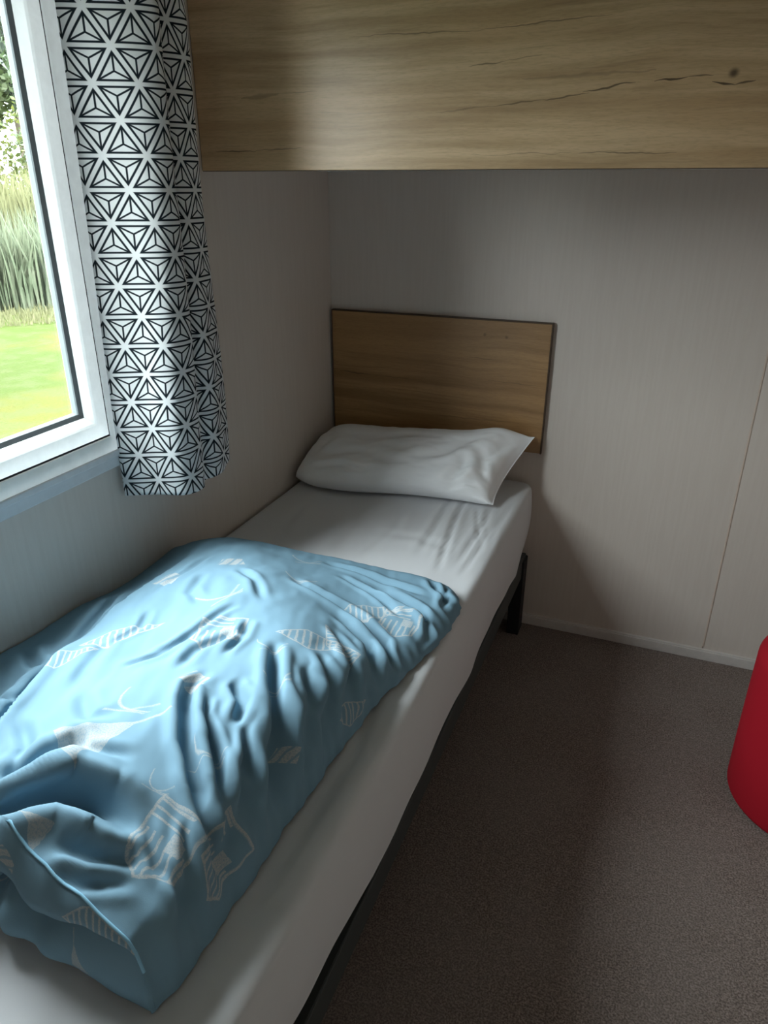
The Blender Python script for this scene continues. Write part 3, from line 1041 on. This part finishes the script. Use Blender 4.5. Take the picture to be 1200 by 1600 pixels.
def build_curtain():
    top = [(.006, -1.160), (.012, -1.172), (.030, -1.169), (.060, -1.153), (.093, -1.134), (.130, -1.112), (.154, -1.090), (.160, -1.066),
           (.144, -1.043), (.123, -1.033), (.115, -1.016), (.124, -1.002), (.137, -.984), (.143, -.962), (.137, -.941), (.115, -.928), (.080, -.924), (.045, -.940)]
    bot = [(.008, -1.178), (.016, -1.192), (.032, -1.190), (.059, -1.177), (.092, -1.160), (.121, -1.146), (.144, -1.126), (.156, -1.095),
           (.150, -1.062), (.133, -1.040), (.126, -1.018), (.137, -1.004), (.140, -.974), (.130, -.935), (.114, -.893), (.088, -.866), (.055, -.866), (.030, -.890)]
    n = 14
    ct, cb = catmull(top, n), catmull(bot, n)
    zs = np.linspace(2.075, .878, 150)
    rows = []
    for z in zs:
        q = np.clip((1.80-z)/(1.80-.88), -.3, 1)
        qq = q*q*(3-2*q) if q > 0 else q*.5
        c = ct*(1-qq)+cb*qq
        ar = np.linspace(0, 1, len(c))
        # small ripples that come and go down the cloth
        amp = .0028*np.sin(math.pi*ar)
        c = c.copy()
        c[:, 0] += amp*np.sin(ar*34+z*3.1)+.002*np.sin(z*9+ar*5)
        c[:, 1] += .004*np.sin(z*5.3+ar*3)*ar
        zz = np.full(len(c), z) + np.interp(z, [.88, .98], [1, 0])*(.006*np.sin(ar*9))
        rows.append(np.column_stack([c, zz]))
    P = np.stack(rows)
    # arc length of the middle row fixes the print
    ref = P[100]
    u = np.concatenate([[0], np.cumsum(np.hypot(*(np.diff(ref[:, :2], axis=0)).T))])
    i0 = int(np.argmin(np.abs(ref[:, 0]-.022)+ (np.arange(len(ref)) < 14)*9+ (np.arange(len(ref)) > 60)*9))
    u = (u-u[i0])*1.0
    UV = np.stack([np.tile(u, (len(zs), 1)), P[..., 2]-1.669+.0624*20], -1)
    return grid_mesh('curtain', P, UV)


cur = thing('curtain', 'short white curtain with dark star lattice print beside the window', 'curtain', (.11, -1.08, .9))
cl = link('cloth', build_curtain(), M_CURTAIN, cur)
md = cl.modifiers.new('cloth_thickness', 'SOLIDIFY'); md.thickness = .0016; md.offset = 0
tr = thing('curtain_track', 'white plastic curtain track on the wall above the window', 'curtain track', (.1, -1.7, 2.07))
box('rail', (.070, -2.40, 2.074), (.090, -.88, 2.098), M_PVC, tr, bevel=.003)
for y in (-2.3, -1.65, -.95):
    box('bracket', (-.001, y-.012, 2.08), (.071, y+.012, 2.094), M_PVC, tr, bevel=.002)

# ------------------------------------------------------------------ red pouffe
PX, PY, PR, PH = 1.715, -.615, .207, .478
pouf = thing('pouffe', 'red round upholstered pouffe at the right edge, on the carpet', 'pouffe', (PX, PY, 0))


def lathe(name, prof, mat, parent, seg=72):
    V, F = [], []
    for (r, z) in prof:
        for k in range(seg):
            an = 2*math.pi*k/seg
            V.append((PX+r*math.cos(an), PY+r*math.sin(an), z))
    for i in range(len(prof)-1):
        for k in range(seg):
            F.append((i*seg+k, i*seg+(k+1) % seg, (i+1)*seg+(k+1) % seg, (i+1)*seg+k))
    F.append(tuple(range(seg))[::-1]); F.append(tuple(range((len(prof)-1)*seg, len(prof)*seg)))
    me = bpy.data.meshes.new(name)
    me.from_pydata(V, [], F)
    me.polygons.foreach_set('use_smooth', np.array([len(p.vertices) == 4 for p in me.polygons]))
    return link(name, me, mat, parent)


def rnd(r0, z0, r, a0, a1, n=8):
    return [(r0+r*math.cos(a0+(a1-a0)*k/n), z0+r*math.sin(a0+(a1-a0)*k/n)) for k in range(n+1)]


lathe('body', [(PR-.03, .001)]+rnd(PR-.02, .021, .02, -math.pi/2, 0, 6)+[(PR+.001, .15), (PR+.001, .30), (PR, PH-.055)]
      + rnd(PR-.048, PH-.050, .048, 0, math.pi/2, 12), M_RED, pouf)
lathe('top_panel', [(PR-.050, PH-.004), (PR-.052, PH+.001)]+rnd(PR-.058, PH+.001, .005, 0, math.pi/2, 4)+[(PR*.4, PH+.014), (.01, PH+.016)], M_RED2, pouf)

# ------------------------------------------------------------------ garden
GZ = -.65
M_LAWN, nt, b = new_mat('mown_lawn', rough=.95, spec=.1)
v = obj_coords(nt)
f1 = noise_tex(nt, v, .55, 3); f2 = noise_tex(nt, v, 3.2, 4); f3 = noise_tex(nt, v, 30, 3)
c = mixc(nt, E(f1).ramp(.42, .58), (.021, .031, .0022), (.036, .034, .0040))
c = mixc(nt, E(f2).ramp(.45, .60, 0, .6), c, (.032, .037, .0105))
c = mixc(nt, E(f3).ramp(.35, .7, 0, .4), c, (.015, .025, .0015))
nt.links.new(c, b.inputs['Base Color'])
bump(nt, b, f3, .6, .03)
# gently uneven ground
gx = np.linspace(-60, -.9, 110); gy = np.linspace(-30, 60, 130)
GX, GY = np.meshgrid(gx, gy)
GZZ = GZ + nz(GX, GY, .12, .12, 4.0, 2)*.10*np.clip((-GX-2)/6, 0, 1)
gm = grid_mesh('lawn', np.stack([GX, GY, GZZ], -1))
lawn = link('lawn', gm, M_LAWN, None, kind='structure')

M_REED = mat_plant('tall_meadow_grass', [(.078, .098, .056), (.092, .106, .066), (.106, .114, .074)], .7, .35, .5)
M_STRAW = mat_plant('dry_grass_heads', [(.098, .096, .044), (.112, .108, .054), (.088, .090, .040)], .8, .3, .5)
M_BUSH = mat_plant('bush_leaf', [(.030, .046, .011), (.056, .066, .010), (.085, .080, .010)], .6, .35, 1.1)
M_BUSH2 = mat_plant('pale_bush_leaf', [(.045, .065, .026), (.065, .078, .030), (.034, .052, .020)], .6, .35, 1.0)
M_LEAF = mat_plant('dark_tree_leaf', [(.013, .021, .012), (.018, .026, .015), (.026, .036, .012)], .5, .3, 1.2)
M_BARK = mat_simple('tree_bark', (.07, .055, .04), .9, .1, 12, .5)

DV = Vector((-.733, .680, 0))     # outward from the window along the view
PV = Vector((.680, .733, 0))      # across it
W0 = Vector((0, -1.28, 0))


def garden(d, s):
    p = W0+DV*d+PV*s
    return p.x, p.y


def blades(name, n, d0, d1, s0, s1, h0, h1, w, mat, tip=.25, z0=0.0, lean=.28, **kw):
    d = RNG.uniform(d0, d1, n); s = RNG.uniform(s0, s1, n)
    bx = W0.x+DV.x*d+PV.x*s; by = W0.y+DV.y*d+PV.y*s
    h = RNG.uniform(h0, h1, n); an = RNG.uniform(0, 2*math.pi, n); ln = RNG.uniform(0, lean, n)*h
    la = RNG.uniform(0, 2*math.pi, n)
    wx, wy = np.cos(an)*w/2, np.sin(an)*w/2
    z = GZ-.05+z0*np.ones(n)
    V = np.empty((n, 5, 3))
    V[:, 0] = np.stack([bx-wx, by-wy, z], 1); V[:, 1] = np.stack([bx+wx, by+wy, z], 1)
    mx, my = bx+np.cos(la)*ln*.3, by+np.sin(la)*ln*.3
    V[:, 2] = np.stack([mx+wx*.9, my+wy*.9, z+h*.6], 1); V[:, 3] = np.stack([mx-wx*.9, my-wy*.9, z+h*.6], 1)
    V[:, 4] = np.stack([bx+np.cos(la)*ln, by+np.sin(la)*ln, z+h], 1)
    i = np.arange(n)*5
    F = [(k, k+1, k+2, k+3) for k in i]+[(k+3, k+2, k+4) for k in i]
    me = bpy.data.meshes.new(name)
    me.from_pydata(V.reshape(-1, 3).tolist(), [], F)
    return link(name, me, mat, None, **kw)


blades('tall_grass', 30000, 14.2, 17.8, -9, 9, .6, 1.95, .05, M_REED, kind='stuff',
       label='tall green meadow grass standing beyond the lawn', cat='grass')
blades('dry_grass', 5000, 16.0, 18.2, -9, 9, 2.3, 2.75, .05, M_STRAW, kind='stuff',
       label='pale dry grass with straw heads behind the tall green grass', cat='grass')
blades('short_grass', 9000, 12.4, 14.6, -8, 8, .08, .24, .03, M_STRAW, kind='stuff',
       label='low straw-coloured grass along the edge of the lawn', cat='grass')


def leaves(centers, radii, n, size, mat, name, parent):
    """leaf blades scattered through several rounded clumps, denser to the outside"""
    V, F = [], []
    k = 0
    for i in range(n):
        j = random.randrange(len(centers))
        c, r = centers[j], radii[j]
        d = Vector((random.gauss(0, 1), random.gauss(0, 1), random.gauss(0, 1))).normalized()
        p = Vector(c)+Vector((d.x*r[0], d.y*r[1], d.z*r[2]))*(random.random()**.45)
        a = Vector((random.gauss(0, 1), random.gauss(0, 1), random.gauss(0, .8)-.3)).normalized()
        s = a.cross(Vector((random.gauss(0, 1), random.gauss(0, 1), random.gauss(0, 1)))).normalized()
        L = size*random.uniform(.7, 1.3)
        V += [p, p+a*L*.45+s*L*.27, p+a*L, p+a*L*.45-s*L*.27]
        F.append((k, k+1, k+2, k+3)); k += 4
    me = bpy.data.meshes.new(name)
    me.from_pydata([tuple(v) for v in V], [], F)
    return link(name, me, mat, parent, kind='stuff')


def bush(label, d, s, w, h, mat, n, size, group='bushes behind the meadow grass'):
    x, y = garden(d, s)
    t = thing('bush', label, 'bush', (x, y, GZ), group)
    cs, rs = [], []
    for k in range(9):
        an = random.uniform(0, 6.28); q = random.random()**.5
        zz = random.uniform(.25, .8)*h
        cs.append((x+math.cos(an)*w*.45*q, y+math.sin(an)*w*.45*q, GZ+zz))
        rs.append((w*.32, w*.32, h*.26))
    leaves(cs, rs, n, size, mat, 'foliage', t)
    for k in range(4):
        c = cs[k]
        tube('stem', [(x+.05*k-.1, y, GZ-.1), ((x+c[0])/2, (y+c[1])/2, GZ+h*.3), c], .03, M_BARK, t, 6)
    return t


bush('yellow-green bush directly behind the meadow grass, in the middle of the pane', 20.0, -.2, 2.6, 4.1, M_BUSH, 2600, .17)
bush('pale green bush at the glass edge behind the meadow grass', 20.5, 1.5, 2.6, 4.3, M_BUSH2, 2600, .17)
bush('yellow-green bush left of the others behind the meadow grass', 20.5, -2.6, 2.8, 4.0, M_BUSH, 1800, .17)
bush('pale green bush hidden by the window frame behind the meadow grass', 21.0, 3.8, 3.0, 4.2, M_BUSH2, 1400, .18)


def tree(label, d, s, hc, spread, n, size, mat, droop):
    x, y = garden(d, s)
    t = thing('tree', label, 'tree', (x, y, GZ), 'trees in the garden')
    tube('trunk', [(x, y, GZ-.2), (x+.05, y+.03, GZ+hc*.35), (x-.05, y+.1, GZ+hc*.75), (x, y+.05, GZ+hc*1.05)], .16, M_BARK, t, 10)
    cs, rs = [], []
    for k in range(16):
        an = 2*math.pi*k/16+random.uniform(-.2, .2)
        q = spread*random.uniform(.35, .95)
        c = (x+math.cos(an)*q, y+math.sin(an)*q, GZ+hc+random.uniform(-.5, .9)-droop*(q/spread)**2)
        cs.append(c); rs.append((spread*.24, spread*.24, spread*.22))
        tube('branch', [(x, y+.05, GZ+hc*.8), ((x+c[0])/2, (y+c[1])/2, (GZ+hc+c[2])/2+.2), c], .035, M_BARK, t, 6)
    leaves(cs, rs, n, size, mat, 'foliage', t)
    return t


tree('tree with dark drooping leaves at the top left of the pane', 8.6, -1.45, 4.9, 2.75, 13000, .14, M_LEAF, 1.3)
tree('tall pale tree standing behind the bushes', 25.0, .6, 5.3, 2.6, 9000, .24, M_BUSH2, .6)


# unseen row of hedging, added to keep low daylight off the upper wall
hd = thing('light_block_hedge', 'tall dark green hedging added out of view left of the pane to block low daylight', 'light_block_hedge', (-5.6, -3.5, GZ))
hc, hr = [], []
for k in range(22):
    for zz in (.7, 1.6, 2.3):
        hc.append((-5.6+random.uniform(-.2, .2), -11.0+k*.56, GZ+zz+random.uniform(-.2, .2)))
        hr.append((.55, .5, .55))
leaves(hc, hr, 12000, .20, M_LEAF, 'foliage', hd)
for k in range(0, 22, 3):
    tube('trunk', [(-5.6, -11.0+k*.56, GZ-.1), (-5.62, -10.97+k*.56, GZ+1.6), (-5.58, -11.0+k*.56, GZ+2.3)], .06, M_BARK, hd, 6)
